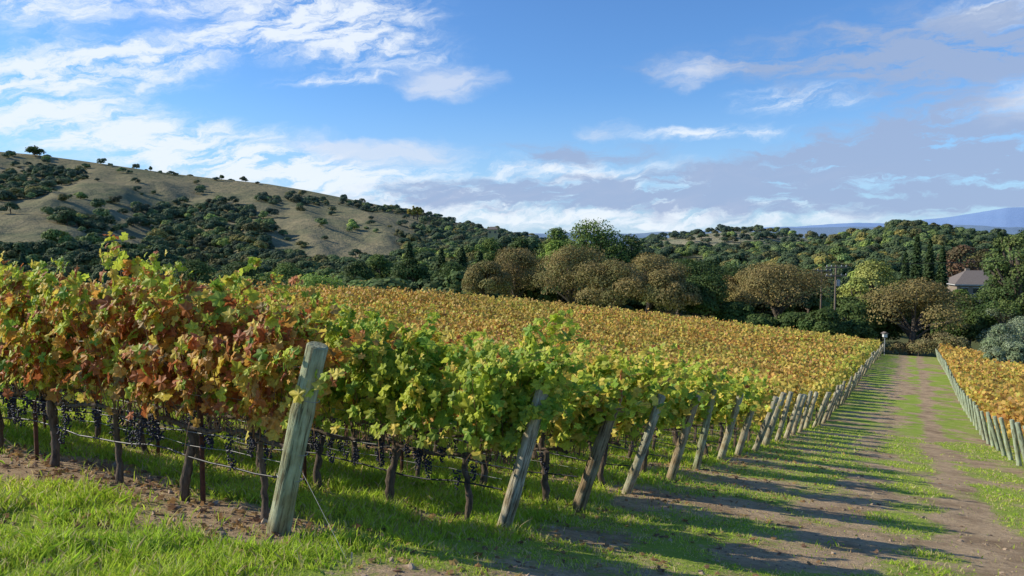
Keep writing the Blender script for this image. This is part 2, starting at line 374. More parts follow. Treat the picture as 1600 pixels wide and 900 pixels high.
for px,w in ((350,8),(240,6)): T('lone_oak_tree',px,274 if px==350 else 261,1090,w,'o',G_dark,250,1.4,low=.1)
# woodland (instanced)
col=bpy.data.collections.new('woodland_tree_parts')
for v in range(7):
    g=Geo()
    if v<6: oak(g,7.4+.5*v,11+v*.4,1300,.8,[G_mid,G_dark,G_dark][v%3],K=14,trunk=v%2==0,low=.02,jit=.25,rr0=.32,rr1=.46)
    else: conifer(g,12.,8.,800,.9,G_con)
    ob=bpy.data.objects.new('woodland_tree%02d'%v,g.mesh('woodland_tree',[M_inst,M_bark]));col.objects.link(ob)
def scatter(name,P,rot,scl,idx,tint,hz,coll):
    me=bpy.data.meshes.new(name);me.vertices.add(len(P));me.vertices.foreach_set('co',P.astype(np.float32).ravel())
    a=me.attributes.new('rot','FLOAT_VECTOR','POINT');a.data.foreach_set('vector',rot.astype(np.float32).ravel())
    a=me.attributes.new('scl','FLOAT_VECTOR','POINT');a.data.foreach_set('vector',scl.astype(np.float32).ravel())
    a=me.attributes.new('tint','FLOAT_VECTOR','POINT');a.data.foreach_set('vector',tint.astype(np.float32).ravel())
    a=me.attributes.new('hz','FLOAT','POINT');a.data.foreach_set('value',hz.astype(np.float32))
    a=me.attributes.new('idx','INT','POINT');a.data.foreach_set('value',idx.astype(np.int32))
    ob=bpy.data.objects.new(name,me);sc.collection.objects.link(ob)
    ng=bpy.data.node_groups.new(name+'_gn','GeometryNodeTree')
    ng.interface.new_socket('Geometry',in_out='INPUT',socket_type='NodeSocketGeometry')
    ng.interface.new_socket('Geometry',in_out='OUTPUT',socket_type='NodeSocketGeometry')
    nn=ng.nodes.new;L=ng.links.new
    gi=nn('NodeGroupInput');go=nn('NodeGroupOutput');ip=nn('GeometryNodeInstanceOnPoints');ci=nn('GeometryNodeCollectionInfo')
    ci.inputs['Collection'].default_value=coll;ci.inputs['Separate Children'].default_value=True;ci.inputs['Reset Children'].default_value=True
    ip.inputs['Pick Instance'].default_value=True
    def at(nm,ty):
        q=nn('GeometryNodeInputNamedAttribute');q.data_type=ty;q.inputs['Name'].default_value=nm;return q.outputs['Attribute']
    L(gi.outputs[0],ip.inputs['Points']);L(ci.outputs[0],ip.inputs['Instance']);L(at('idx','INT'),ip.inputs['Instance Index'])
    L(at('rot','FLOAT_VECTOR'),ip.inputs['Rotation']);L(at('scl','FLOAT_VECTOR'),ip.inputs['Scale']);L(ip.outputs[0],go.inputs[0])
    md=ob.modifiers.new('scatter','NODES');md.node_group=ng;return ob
nW=60000
Yw=np.sqrt(rng.uniform(170**2,1150**2,nW));near=rng.random(nW)<.25;Yw[near]=rng.uniform(165,480,near.sum())
qw=rng.uniform(-.95,.85,nW);xw=qw*Yw
zw=full_z(xw,Yw)
n1_=.45*gully(xw,Yw)+.55*fbm(xw/75,Yw/120,4,71)
left=qw<.10
gH=np.clip((Yw-280)/820,0,1)
Q=lambda v:np.quantile(n1_[left],v)
thr=np.interp(gH,[0,.15,.3,.45,.6,.72,.84,1],[Q(0)-.2,Q(.02),Q(.12),Q(.26),Q(.38),Q(.55),Q(.80),Q(.96)])
thr=thr-.12*sst(-.18,.05,qw)
p=np.where(left,sst(thr-.006,thr+.010,n1_),0)
p=np.where(left&(gH>.3),np.maximum(p,.010),p)
cl1=((qw+.235)/.09)**2+((Yw-640)/185)**2<1+.5*(fbm(xw/40,Yw/60,3,77)-.5)*2
cl2=((qw+.52)/.035)**2+((Yw-600)/170)**2<1+.5*(fbm(xw/40,Yw/60,3,77)-.5)*2
p=np.where(cl1|cl2,.014,p)
right=~left
inH3=(qw>.2)&(qw<.40)&(Yw>780)
f7=fbm(xw/55,Yw/80,3,79)
p=np.where(right,np.where(Yw<740,np.where((f7<.40)&(Yw>330),.04,.95),np.where(inH3,.10*(n1_>.5),.5)),p)
p=np.where((np.abs(xw-10)<120)&(Yw>290)&(Yw<430),1,p)
p=np.where((right)&(Yw<300)&(fbm(xw/70,Yw/110,4,71)<.42),.1,p)
p=np.where((Yw<215)&(qw>.42),0,p)
p=np.where((Yw<200)&(qw>-.1),p*.3,p)
keep=rng.random(nW)<p
P_=np.stack([xw,Yw,zw],-1)[keep];cell=np.floor(P_[:,:2]/(4.8+P_[:,1:2]/260.)).astype(int)
_,ui=np.unique(cell,axis=0,return_index=True);P_=P_[ui];nP=len(P_);print('woodland',nP)
qq=P_[:,0]/P_[:,1]
sc_=rng.uniform(.45,1.25,nP)*np.interp(P_[:,1],[170,400,1100],[.9,1.05,.95])
idx=np.where((rng.random(nP)<.03*(P_[:,1]<480)),6,rng.integers(0,6,nP))
big=fbm(P_[:,0]/130,P_[:,1]/130,3,83)[:,None]
r_=rng.random(nP)[:,None]
tn=rng.uniform(.65,1.3,nP)[:,None]*np.array([1.05,1,1])*(.6+.8*big)*np.where(r_<.20,np.array([[1.9,1.2,.9]]),np.where(r_<.32,np.array([[1.8,1.7,1.1]]),np.array([[1.,1.,1.]])))
P_[:,2]-=.5
scatter('oak_woodland',P_,np.stack([np.zeros(nP),np.zeros(nP),rng.uniform(0,6.28,nP)],-1),np.stack([sc_,sc_,sc_*rng.uniform(.7,1.1,nP)],-1),idx,tn,1-np.exp(-P_[:,1]/4200),col)  # haze share of each tree's colour grows with depth
# ------------------------------------------------------------ vines
def leaf_template(n):
    if n=='hi':
        ang=np.radians([-90,-68,-55,-38,-20,-5,12,30,48,62,78,90,102,118,132,150,168,185,200,218,235,248])
        rad=[.10,.36,.46,.40,.50,.40,.44,.55,.42,.40,.52,.62,.52,.40,.42,.55,.44,.40,.50,.40,.46,.36]
    else:
        ang=np.radians([-90,-50,0,35,60,90,120,145,180,230]);rad=[.15,.48,.42,.55,.42,.6,.42,.55,.42,.48]
    rad=np.array(rad);P=np.stack([np.cos(ang)*rad,np.sin(ang)*rad,np.zeros(len(ang))],-1)
    P[:,2]=-.35*(P[:,0]**2)-.25*P[:,1]**2+.06*np.sin(ang*5)
    P=np.vstack([P,[[0,-.05,.05]]]);k=len(ang)
    return P,[[i,(i+1)%k,k] for i in range(k)]
LT_hi=leaf_template('hi');LT_mid=leaf_template('mid')
GRN=np.array([.22,.38,.05]);YGR=np.array([.54,.63,.075]);YEL=np.array([.84,.65,.12]);ORG=np.array([.74,.37,.09]);RED=np.array([.52,.12,.06]);BRN=np.array([.40,.23,.11])
def leafcol(row,s,t,h,n):
    cn=fbm(s*.5+t*.9,h*1.2+row*5.3,3,91);u=rng.random(n)
    tip=np.clip((h-1.80)/.45,0,1)
    if row==0:
        w=np.stack([.14+0*t,.36+1.0*tip,.46+.1*tip,.38+0*t,.42*(cn>.50)+.10,.12+0*t],-1)
        redz=ga((t-3.0)/1.1)+.5*ga((t-1.4)/.5)
        w[:,3]+=.75*redz;w[:,4]+=1.05*redz;w[:,0]+=.25*ga((t-4.8)/.8)
        w[:,3]+=.5*sst(5.5,7,t);w[:,4]+=.35*sst(5.5,7,t)
        w[:,3:]*=(1-.8*tip)[:,None]
    elif row==1:
        e=sst(3.2,1.8,t)
        w=np.stack([.15+1.0*e,.35+1.1*e+.5*tip,.4-.05*e+0*t,.42*(1-e),.38*(1-e),.14*(1-e)],-1)
    else:
        e=sst(1.6,.4,t)
        w=np.stack([.09+.28*e,.32+1.1*e,.64+.2*e,.42*(1-e),.11*(1-e)+.12*(cn>.56),.09*(1-e)+.02],-1)
    cw=np.cumsum(w,1)/w.sum(1,keepdims=True)
    k=(u[:,None]>cw).sum(1).clip(0,5)
    pal=np.stack([GRN,YGR,YEL,ORG,RED,BRN])
    c=pal[k]; k2=rng.integers(0,3,n);c=c*.87+pal[k2]*.13
    return c*rng.uniform(.72,1.15,n)[:,None]
def canopyH(row,t):
    b=2.08+.28*(vn(t*1.3,row*3.1,5)-.5)*2
    if row==0: b=2.12+.18*(vn(t*1.7,1.,5)-.5)*2+.30*ga((t-3.65)/.35)-.25*sst(2.2,.9,t)
    if row==1: b=1.95+.20*np.clip(t,0,2.4)+.25*(vn(t*1.7,9.,5)-.5)
    if row>=2: b=2.12+.18*(vn(t*1.5,row*2.7,5)-.5)*2
    return b
gl=Geo();gc=Geo();gt=Geo();gg=Geo();gw=Geo();gh=Geo();gm=Geo()
def zrow(s,t): x,y=xy(s,t);return ground_z(x,y)
NR=8
for row in range(NR):
    s0=ROW0+row*SP;t0=1.0 if row==0 else .05;t1=13. if row<2 else 11.
    dens=19 if row<2 else (15 if row<5 else 12)
    tpl=LT_hi if row<2 else LT_mid
    ns=int((t1-t0)*dens);ts=np.sort(rng.uniform(t0,t1,ns))
    LP=[];LH=[];LTt=[];LS=[]
    if row>0: ts=np.concatenate([rng.uniform(-.1,.35,18),ts])
    for tt in ts:
        H=float(canopyH(row,max(tt,0)))*rng.uniform(.80,1.1);side=rng.choice([-1,1])
        tall=rng.random()<(.09 if row<2 else .06)
        if tall: H*=rng.uniform(1.06,1.16)
        k=26 if tall else 22;u=np.linspace(0,1,k)
        lean=rng.normal()*.30;lat=side*rng.uniform(.02,.38)
        if tt<t0+.6: lean-=(.45 if row==0 else .7)
        hh=.78+(H-.78)*(np.sin(u*1.5)/np.sin(1.5))
        if rng.random()<.38 and not tall: hh=hh-.7*np.clip(u-.55,0,1)**1.5*rng.uniform(.5,2.6);lat*=1.8
        tl=tt+lean*u**1.3+.03*np.sin(u*9+tt*7);sl=s0+lat*np.sin(u*1.6)**1.2+.03*np.sin(u*7+tt*3)
        x,y=xy(sl,tl);z=ground_z(*xy(s0,tt))+hh
        P=np.stack([x,y,z],-1)
        if row<4: tube(gc,P[::2],np.linspace(.0055,.002,len(P[::2])),4,cap=False)
        sel=(u>.10+.1*rng.random());nl=sel.sum()
        for rep in range(2 if row<3 else 1):
            pet=rng.normal(size=(nl,3))*(np.array([.08,.08,.05])*(1-.55*u[sel])[:,None])
            LP.append(P[sel]+pet);LH.append(hh[sel]+pet[:,2]);LTt.append(tl[sel]);LS.append((1.12-.60*u[sel]**3)*rng.uniform(.6,1.3,nl))
    nf_=int((t1-t0)*(150 if row<2 else 90));tf=rng.uniform(t0-.05,t1,nf_);Hf=canopyH(row,tf);hf=.85+(Hf-.95)*rng.uniform(0,1,nf_)
    sf=s0+rng.normal(size=nf_)*.19;x,y=xy(sf,tf)
    LP.append(np.stack([x,y,zrow(s0,tf)+hf],-1));LH.append(hf);LTt.append(tf);LS.append(rng.uniform(.7,1.2,nf_))
    P=np.vstack(LP);h=np.concatenate(LH);t=np.concatenate(LTt);S=np.concatenate(LS)
    kp=rng.random(len(P))<np.clip((h-.66)/.34,0.05,1)*(.44+.85*vn(t*2.2,h*2.5+row,15))+.5*(h>2.05)
    P,h,t,S=P[kp],h[kp],t[kp],S[kp];n_=len(P)
    ss,_=st(P[:,0],P[:,1]);out=np.sign(ss-s0)[:,None]*np.array([U[0],U[1],0])
    Nn=nrm(out*.8+np.array([-.4,-.2,.45])+rng.normal(size=(n_,3))*.6)
    roll=np.array([0,0,1.])+rng.normal(size=(n_,3))*.35
    Fm=frames(Nn,np.cross(nrm(Nn),roll))
    Cc=leafcol(row,ss,t,h,n_)
    batch(gl,tpl[0],tpl[1],P,Fm,S*(.145 if row<2 else .16),Cc)
    tv=np.arange(t0+.35,t1,1.15)
    for tt in tv:
        tt=tt+rng.uniform(-.1,.1);z0=float(zrow(s0,tt));k=14;u=np.linspace(0,1,k)
        ph=rng.uniform(0,6);x,y=xy(s0+.03*np.sin(u*5+ph)+rng.normal()*.02,tt+.03*np.sin(u*5.5+ph*2)+rng.normal(size=k)*.009)
        tube(gt,np.stack([x,y,z0-.05+u*.83],-1),np.linspace(.042,.030,k)*rng.uniform(.7,1.25)*(1+.5*rng.random(k)),8)
    tcv=np.arange(t0+.1,t1,.12);x,y=xy(s0+.02*np.sin(tcv*4),tcv);tube(gt,np.stack([x,y,zrow(s0,tcv)+.78+.025*np.sin(tcv*5)+rng.normal(size=len(tcv))*.010],-1),.018*(1+.5*rng.random(len(tcv))),6)
    if row<5:
        for q in range(int((t1-t0)*9)):
            ta_=rng.uniform(t0,t1);u=np.linspace(0,1,7);dx=rng.normal()*.24;sd_=rng.normal()*.16
            x,y=xy(s0+sd_*u,ta_+dx*u);zz=zrow(s0,ta_)+.80+.16*np.sin(u*2.6)-rng.uniform(0,.42)*u**2
            tube(gc,np.stack([x,y,zz],-1),np.linspace(.005,.0025,7),4,cap=False)
    tw=np.linspace(0 if row else .9,t1,40);x,y=xy(s0,tw);zg=zrow(s0,tw)
    sag=.012*np.sin(tw*2)
    for hh,rd in ((.74,.003),(.60,.0025),(1.12,.0025),(1.5,.0025)): 
        tube(gw,np.stack([x,y,zg+hh+sag],-1),rd,4,cap=False)
    tube(gh,np.stack([x,y,zg+.46+.03*np.sin(tw*2.7+row)],-1),.010,6,cap=False)
    for tp in np.arange(2.35 if row==0 else 3.0,t1,2.95):
        x,y=xy(s0+.06,tp);z=float(zrow(s0,tp))
        tube(gm,[[x,y,z-.2],[x,y,z+1.72]],.022,4);tube(gm,[[x+.025,y,z],[x+.025,y,z+1.70]],.009,4)
import bmesh
bm=bmesh.new();bmesh.ops.create_icosphere(bm,subdivisions=1,radius=1);IV=np.array([v.co[:] for v in bm.verts]);IF=[[v.index for v in f.verts] for f in bm.faces];bm.free()
for row in range(5):
    s0=ROW0+row*SP;t0=1.2 if row==0 else .4
    nc_=int((12-t0)*(9 if row<2 else 5))
    for i in range(nc_):
        tt=rng.uniform(t0,11.5);L=rng.uniform(.13,.24);nb=38 if row<2 else 18
        u=rng.random(nb);a=rng.uniform(0,6.28,nb);r=.05*(1-u*.75)*np.sqrt(rng.random(nb))+.008
        x,y=xy(s0+rng.normal()*.10,tt);z=float(zrow(s0,tt))+rng.uniform(.60,.86)
        P=np.stack([x+r*np.cos(a),y+r*np.sin(a),z-u*L],-1)
        batch(gg,IV,IF,P,np.tile(np.eye(3),(nb,1,1)),np.full(nb,.012 if row<2 else .015),np.ones((nb,3)))
gl.obj('grapevine_leaves',M_leaf);gc.obj('grapevine_canes',M_cane,True);gt.obj('grapevine_trunks',M_vbark,True)
gg.obj('grape_clusters',M_grape,True);gw.obj('trellis_wires',M_wire);gh.obj('drip_irrigation_hoses',M_hose,True);gm.obj('rusted_trellis_stakes',M_rust)
def farrows(name,sides):
    g=Geo();tr=Geo()
    for row in range(-2,61):
        s0=ROW0+row*SP
        if sides>0:
            if row<0: continue
            ta=0.02 if row>=NR else (13. if row<2 else 11.);tb=(132-s0)/1.7
        else: ta=-min(55,60);tb=-7.1
        if tb<=ta: continue
        if sides<0 and row<4: continue
        if s0>121: continue
        nn_=int((tb-ta)*150);t=rng.uniform(ta,tb,nn_)
        x,y=xy(s0,t);d=np.hypot(x,y);q=x/np.maximum(y,.1)
        keep=(y>1)&(q>-.85)&(q<.85)&(rng.random(nn_)<np.clip(40/d,.5,1));t=t[keep];d=d[keep];k=len(t)
        if k==0: continue
        H=1.85+.30*(vn(t*1.1,row*2.3,5)-.5)*2+.15*rng.normal(size=k)
        h=.66+(H-.66)*rng.beta(1.5,1.1,k);sl=s0+rng.normal(size=k)*(.17)
        x,y=xy(sl,t);P=np.stack([x,y,zrow(s0,t)+h],-1)
        Nn=nrm(np.array([-.5,-.5,.42])+rng.normal(size=(k,3))*.7)
        c=leafcol(5,np.full(k,s0),np.where(t>0,t,3.),np.minimum(h,1.7),k)
        nz=fbm(x/7,y/7,3,101)[:,None];w_=sst(.42,.62,nz);c=c*(1-.38*w_)+np.array([.62,.29,.08])*.38*w_
        ng_=fbm(x/11+40,y/11,3,103)[:,None];w2=sst(.5,.68,ng_);c=c*(1-.22*w2)+np.array([.42,.46,.10])*.22*w2
        c=c*.8+np.array([.76,.54,.15])*.2
        vg=vn(np.round(t/1.15+row*.3),row*1.,111)[:,None];c=c*(.76+.42*vg)
        if sides<0: c=c*.75+np.array([.74,.38,.10])*.25
        batch(g,QUAD,QF,P,frames(Nn),np.interp(d,[10,30,60,130],[.12,.145,.18,.25])*rng.uniform(.7,1.25,k),c)
        if row<32 :
            te=np.arange(.5,9,1.15) if sides>0 else np.arange(-16,-7.3,1.15)
            if sides<0 or row>=NR:
              for tt in te:
                x,y=xy(s0,tt);z=float(zrow(s0,tt));tube(tr,[[x,y,z-.05],[x+.03,y,z+.4],[x,y,z+.8]],[.05,.04,.04],4)
    g.obj(name,M_leaf);tr.obj(name+'_trunks',M_vbark)
farrows('vineyard_rows',1);farrows('vineyard_rows_across_path',-1)
# ------------------------------------------------------------ posts
def post(s,t,h,r,lean,tint,seg=14,az=0.):
    g=Geo();k=14;u=np.linspace(-.12,1,k);ph=rng.uniform(0,6)
    P=np.stack([u*0+.014*np.sin(u*3.5+ph),.012*np.cos(u*3+ph),u*h],-1)
    P[-1]=P[-2]+(P[-1]-P[-2])*.97
    P=np.vstack([P,P[-1]+[0,0,.006],P[-1]+[0,0,.012]])
    rad=np.append(r*(1.10-.14*u)*(1+.035*rng.normal(size=k)),[r*.90,r*.78])
    tube(g,P,rad,seg,tint)
    ob=g.obj('wooden_end_post',M_post,True)
    x,y=xy(s,t);ob.location=(x,y,float(ground_z(x,y)))
    d=np.array([-Vv[0],-Vv[1]])*math.sin(lean)
    dv=Vector((d[0],d[1],math.cos(lean)));ob.rotation_mode='QUATERNION';ob.rotation_quaternion=dv.to_track_quat('Z','Y')
    return ob
tints=[(.90,1.0,.80),(1.1,1.06,.98),(.82,.68,.54),(1.05,1.08,.98),(.98,.85,.71),(.87,1,.80)]
p1=post(6.78,.98,1.78,.096,R(17),tints[0],20)
for k in range(1,56):
    post(ROW0+k*SP+rng.uniform(-.05,.05),rng.uniform(-.08,.08) if k>2 else 0,1.74+rng.uniform(-.08,.07),.086+rng.uniform(-.016,.008),R(16+rng.uniform(-4,4)),tints[k%6] if k<6 else tuple(np.array([1.1,1.08,.98])*rng.uniform(.7,1.1)),14 if k<8 else 8)
for k in range(4,54):
    post(ROW0+k*SP+.3,-7.05,1.5,.07,-R(12+rng.uniform(-3,3)),tuple(np.array([.9,1.12,1.])*rng.uniform(.8,1.1)),8)
g=Geo();x,y=xy(6.75,.55);z=float(ground_z(x,y))
pt=p1.location+p1.rotation_quaternion@Vector((0,0,.75));xa,ya=xy(6.45,-.15);za=float(ground_z(xa,ya))
tube(g,[list(pt),[xa,ya,za-.02]],.0018,4,cap=False);tube(g,[[xa,ya,za-.1],[xa+.01,ya,za+.1]],.007,5)
for hh in (.55,.8,1.3):
    pc=p1.location+p1.rotation_quaternion@Vector((0,0,hh));
    a=np.linspace(0,2*np.pi,17);tube(g,np.stack([pc.x+.106*np.cos(a),pc.y+.102*np.sin(a),pc.z-.03*np.cos(a)],-1),.003,4,cap=False)
g.obj('anchor_wire',M_wire)
# ------------------------------------------------------------ grass
g=Geo()
nb=760000
d=3.5*np.exp(rng.random(nb)**1.0*math.log(38/3.5));a=np.radians(rng.uniform(-40,40,nb));x=d*np.sin(a);y=d*np.cos(a)
dm=dirt(x,y);ss,tt=st(x,y)
tuft=fbm(x/.25,y/.25,2,131)
keep=(rng.random(nb)<np.clip(1.35-2.1*dm,0.025,1)*np.clip(.2+1.5*(tuft-.3),.05,1))
x,y,d,ss,tt,tuft=[v[keep] for v in (x,y,d,ss,tt,tuft)]
k=len(x);print('blades',k)
z=ground_z(x,y)
lane=sst(.3,-.6,tt)
big_=fbm(x/.8,y/.8,2,151)
hb=rng.uniform(.03,.11,k)*(1-.55*lane)*(.6+1.1*tuft)*(.55+.95*big_)*np.interp(d,[3,10,38],[.95,1.1,1.2]);wb=np.interp(d,[3,8,38],[.0032,.0065,.024])*rng.uniform(.7,1.3,k)
an=rng.uniform(0,6.28,k);lx=rng.normal(size=k)*hb*.5;ly=rng.normal(size=k)*hb*.5
B=np.stack([x,y,z-.004],-1);sd=np.stack([np.cos(an)*wb,np.sin(an)*wb,0*wb],-1)
mid=B+np.stack([lx*.35,ly*.35,hb*.6],-1);tp=B+np.stack([lx,ly,hb],-1)
V=np.stack([B-sd,B+sd,mid+sd*.7,tp,mid-sd*.7],1).reshape(-1,3)
F=np.arange(k)[:,None]*5+np.array([[0,1,2,3,4]])
nn=fbm(x/1.2,y/1.2,3,141)[:,None]
c=np.array([.34,.55,.05])*(1-nn)+np.array([.70,.76,.09])*nn
dry=(rng.random(k)<.14+.28*lane)[:,None];c=np.where(dry,np.array([.66,.56,.28]),c)*rng.uniform(.7,1.25,k)[:,None]
g.add(V,F,np.repeat(c,5,0));g.obj('grass',M_grass)
g=Geo();k=6000
ss=rng.uniform(5,30,k);tt=rng.normal(size=k)*1.6+rng.choice([0,2,4,6],k);row_s=ROW0+np.round((ss-ROW0)/SP)*SP+rng.normal(size=k)*.5
x,y=xy(row_s,tt);P=np.stack([x,y,ground_z(x,y)+rng.uniform(.01,.04,k)],-1)
batch(g,*LT_mid,P,frames(np.array([0,0,1.])+rng.normal(size=(k,3))*.4),rng.uniform(.05,.10,k),np.array([[.34,.20,.09],[.48,.32,.12],[.22,.13,.08]])[rng.integers(0,3,k)])
g.obj('fallen_leaves',M_leaf)
g=Geo();k=16000
dd_=3.5*np.exp(rng.random(k)*math.log(25/3.5));a=np.radians(rng.uniform(-40,40,k));x=dd_*np.sin(a);y=dd_*np.cos(a);kk=rng.random(k)<dirt(x,y)*1.1-.25;x=x[kk];y=y[kk];k=len(x)
sz=rng.uniform(.005,.02,k)*(1+1.2*(rng.random(k)<.08))
V0=IV*(1+.25*rng.normal(size=(len(IV),1)))
batch(g,V0,IF,np.stack([x,y,ground_z(x,y)+.006],-1),frames(rng.normal(size=(k,3))),sz,np.array([.9,.9,.9])*rng.uniform(.6,1.2,k)[:,None])
g.obj('soil_clods',surfmat('clods',[(.3,(.24,.17,.11)),(.7,(.54,.41,.28))],12,1,usecol=True))
# ------------------------------------------------------------ house
def box(g,c,s,C=(1,1,1),m=0):
    c=np.array(c,float);s=np.array(s,float)/2
    V=np.array([[a,b_,d_] for a in(-1,1) for b_ in(-1,1) for d_ in(-1,1)])*s+c
    g.add(V,[[0,1,3,2],[4,6,7,5],[0,4,5,1],[2,3,7,6],[0,2,6,4],[1,5,7,3]],C,m)
Yh=165;hx=q_(1528)*Yh
base=bpy.data.objects.new('house',None);sc.collection.objects.link(base);base.location=(hx,Yh,-12.3);base.rotation_euler[2]=R(-12)
M_wall=surfmat('stucco_wall',[(.3,(.24,.19,.14)),(.7,(.32,.26,.20))],3,.9)
M_roof=surfmat('shingle_roof',[(.3,(.12,.095,.08)),(.7,(.24,.20,.17))],5,.9,(1,1,6))
M_glass,nt,b=newmat('window_glass');nt.links.new(ramp(nt,noise(nt,2),[(.3,(.02,.025,.03)),(.7,(.05,.06,.07))]),b.inputs['Base Color']);b.inputs['Roughness'].default_value=.1
M_white=surfmat('white_trim',[(.3,(.6,.6,.58)),(.7,(.75,.75,.72))],4,.6)
g=Geo();box(g,(0,0,-2),(11,8,9.2));g.obj('walls',M_wall,parent=base)
def hip(g,cx,cy,z,w,d_,h,rl):
    V=np.array([[-w/2,-d_/2,0],[w/2,-d_/2,0],[w/2,d_/2,0],[-w/2,d_/2,0],[-rl/2,0,h],[rl/2,0,h]])+[cx,cy,z]
    g.add(V,[[0,1,5,4],[2,3,4,5]]);g.add(V,[[1,2,5],[3,0,4]]);g.add(V,[[3,2,1,0]])
g=Geo();hip(g,0,0,2.62,12.4,9.4,2.9,5.);hip(g,3.6,-3.2,2.0,6,5,1.6,2);g.obj('roof',M_roof,parent=base)
g=Geo();box(g,(0,0,2.5),(12.2,9.2,.2));g.obj('eaves',M_white,parent=base)
g=Geo();gf=Geo()
for wx in(-4,-1.6,1.2,4): box(g,(wx,-4.03,1.2),(1.3,.05,1.2));[box(gf,(wx,-4.06,1.2+o),(1.5,.08,.1)) for o in(-.65,.65)]
g.obj('windows',M_glass,parent=base);gf.obj('window_trim',M_white,parent=base)
g=Geo();box(g,(-2,.5,5.2),(.8,.8,1.4));g.obj('chimney',M_wall,parent=base)
base=bpy.data.objects.new('farmhouse',None);sc.collection.objects.link(base)
Yf=420;fx=q_(770)*Yf;base.location=(fx,Yf,4.4)
g=Geo();box(g,(0,0,-5),(5.5,5,13));g.obj('walls',surfmat('yellow_wall',[(.3,(.45,.36,.16)),(.7,(.55,.45,.22))],2),parent=base)
g=Geo();hip(g,0,0,1.52,6.4,6,1.6,3);g.obj('roof',M_roof,parent=base)
g=Geo();box(g,(-1.5,-2.53,0),(1.2,.04,1.3));box(g,(1.5,-2.53,0),(1.2,.04,1.3));g.obj('windows',M_glass,parent=base)
# utility poles
M_pole=surfmat('pole_wood',[(.3,(.14,.10,.075)),(.7,(.26,.2,.15))],8,.9,(4,4,.3))
M_grey=surfmat('grey_metal',[(.3,(.3,.31,.32)),(.7,(.42,.43,.44))],6,.5)
def upole(px,ytop,Yd,arms,tr):
    x=q_(px)*Yd;z0=float(ground_z(np.array(x),np.array(float(Yd))));zt=(375-ytop)/1155*Yd;h=zt-z0
    e=bpy.data.objects.new('utility_pole',None);sc.collection.objects.link(e);e.location=(x,Yd,z0);e.rotation_euler[2]=R(12)
    g=Geo();tube(g,[[0,0,-1],[0,0,h/2],[0,0,h]],[.17,.14,.11],8);
    for a in arms: box(g,(0,-.16,h-a),(3.8,.12,.2))
    g.obj('pole',M_pole,parent=e)
    g=Geo()
    for a in arms:
        for xx in(-1.7,-.9,.9,1.7): tube(g,[[xx,-.16,h-a+.07],[xx,-.16,h-a+.16],[xx,-.16,h-a+.36]],[.05,.09,.05],6)
    if tr: tube(g,[[.5,0,h-3.4],[.5,0,h-3.3],[.5,0,h-2.4],[.5,0,h-2.3]],[.12,.28,.28,.1],10)
    g.obj('insulators',M_grey,parent=e);return Vector((x,Yd,zt))
a=upole(1306,414,116,(.35,1.7),True);b2=upole(1284,420,138,(.35,),False)
g=Geo()
for o in(-1.4,-.7,.7,1.4):
    for end in ((a,b2),(a,a+Vector((75,-18,6))),):
        P0=end[0]+Vector((o,.3,0));P1=end[1]+Vector((o,.3,0));u=np.linspace(0,1,14)
        P=np.array([list(P0.lerp(P1,float(v))) for v in u]);P[:,2]-=4*u*(1-u)*1.2
        tube(g,P,.010,4,cap=False)
g.obj('power_lines',M_hose)
Yb=104;x=q_(1386)*Yb;z0=float(ground_z(np.array(x),np.array(float(Yb))))
e=bpy.data.objects.new('bird_box',None);sc.collection.objects.link(e);e.location=(x,Yb,z0)
g=Geo();tube(g,[[0,0,-.3],[0,0,2.6]],.05,8);g.obj('pole',M_grey,parent=e)
g=Geo();box(g,(0,0,2.85),(.5,.45,.5));g.obj('box',M_white,parent=e)
g=Geo();V=[[-.45,-.4,3.1],[.45,-.4,3.1],[.45,.4,3.1],[-.45,.4,3.1],[0,-.4,3.35],[0,.4,3.35]];g.add(V,[[0,3,5,4],[1,4,5,2],[0,1,2,3]]);g.add(V,[[0,4,1],[3,2,5]]);g.obj('roof',M_roof,parent=e)
# ------------------------------------------------------------ light & sky
sv=np.array([-.95,.12]);sv/=np.linalg.norm(sv);EL=R(31)
sd=Vector((sv[0]*math.cos(EL),sv[1]*math.cos(EL),math.sin(EL)))
sun=bpy.data.lights.new('sun','SUN');sun.energy=5.;sun.angle=R(.5);sun.color=(1,.92,.76)
so=bpy.data.objects.new('sun',sun);sc.collection.objects.link(so);so.rotation_mode='QUATERNION';so.rotation_quaternion=sd.to_track_quat('Z','Y')
w=bpy.data.worlds.new('World');sc.world=w;w.use_nodes=True;nt=w.node_tree;bg=nt.nodes['Background']
sky=N(nt,'ShaderNodeTexSky',sky_type='NISHITA');sky.sun_disc=False;sky.sun_elevation=EL;sky.sun_rotation=math.atan2(sv[0],sv[1]);sky.air_density=1.;sky.dust_density=.3;sky.ozone_density=3.
tc=N(nt,'ShaderNodeTexCoord').outputs['Generated']
sx=N(nt,'ShaderNodeSeparateXYZ');nt.links.new(tc,sx.inputs[0])
azn=math_(nt,'MULTIPLY',math_(nt,'ARCTAN2',sx.outputs[0],sx.outputs[1]),57.2958)
eln=math_(nt,'MULTIPLY',math_(nt,'ARCSINE',sx.outputs[2]),57.2958)
cb=N(nt,'ShaderNodeCombineXYZ');nt.links.new(azn,cb.inputs[0]);nt.links.new(eln,cb.inputs[1]);ae=cb.outputs[0]
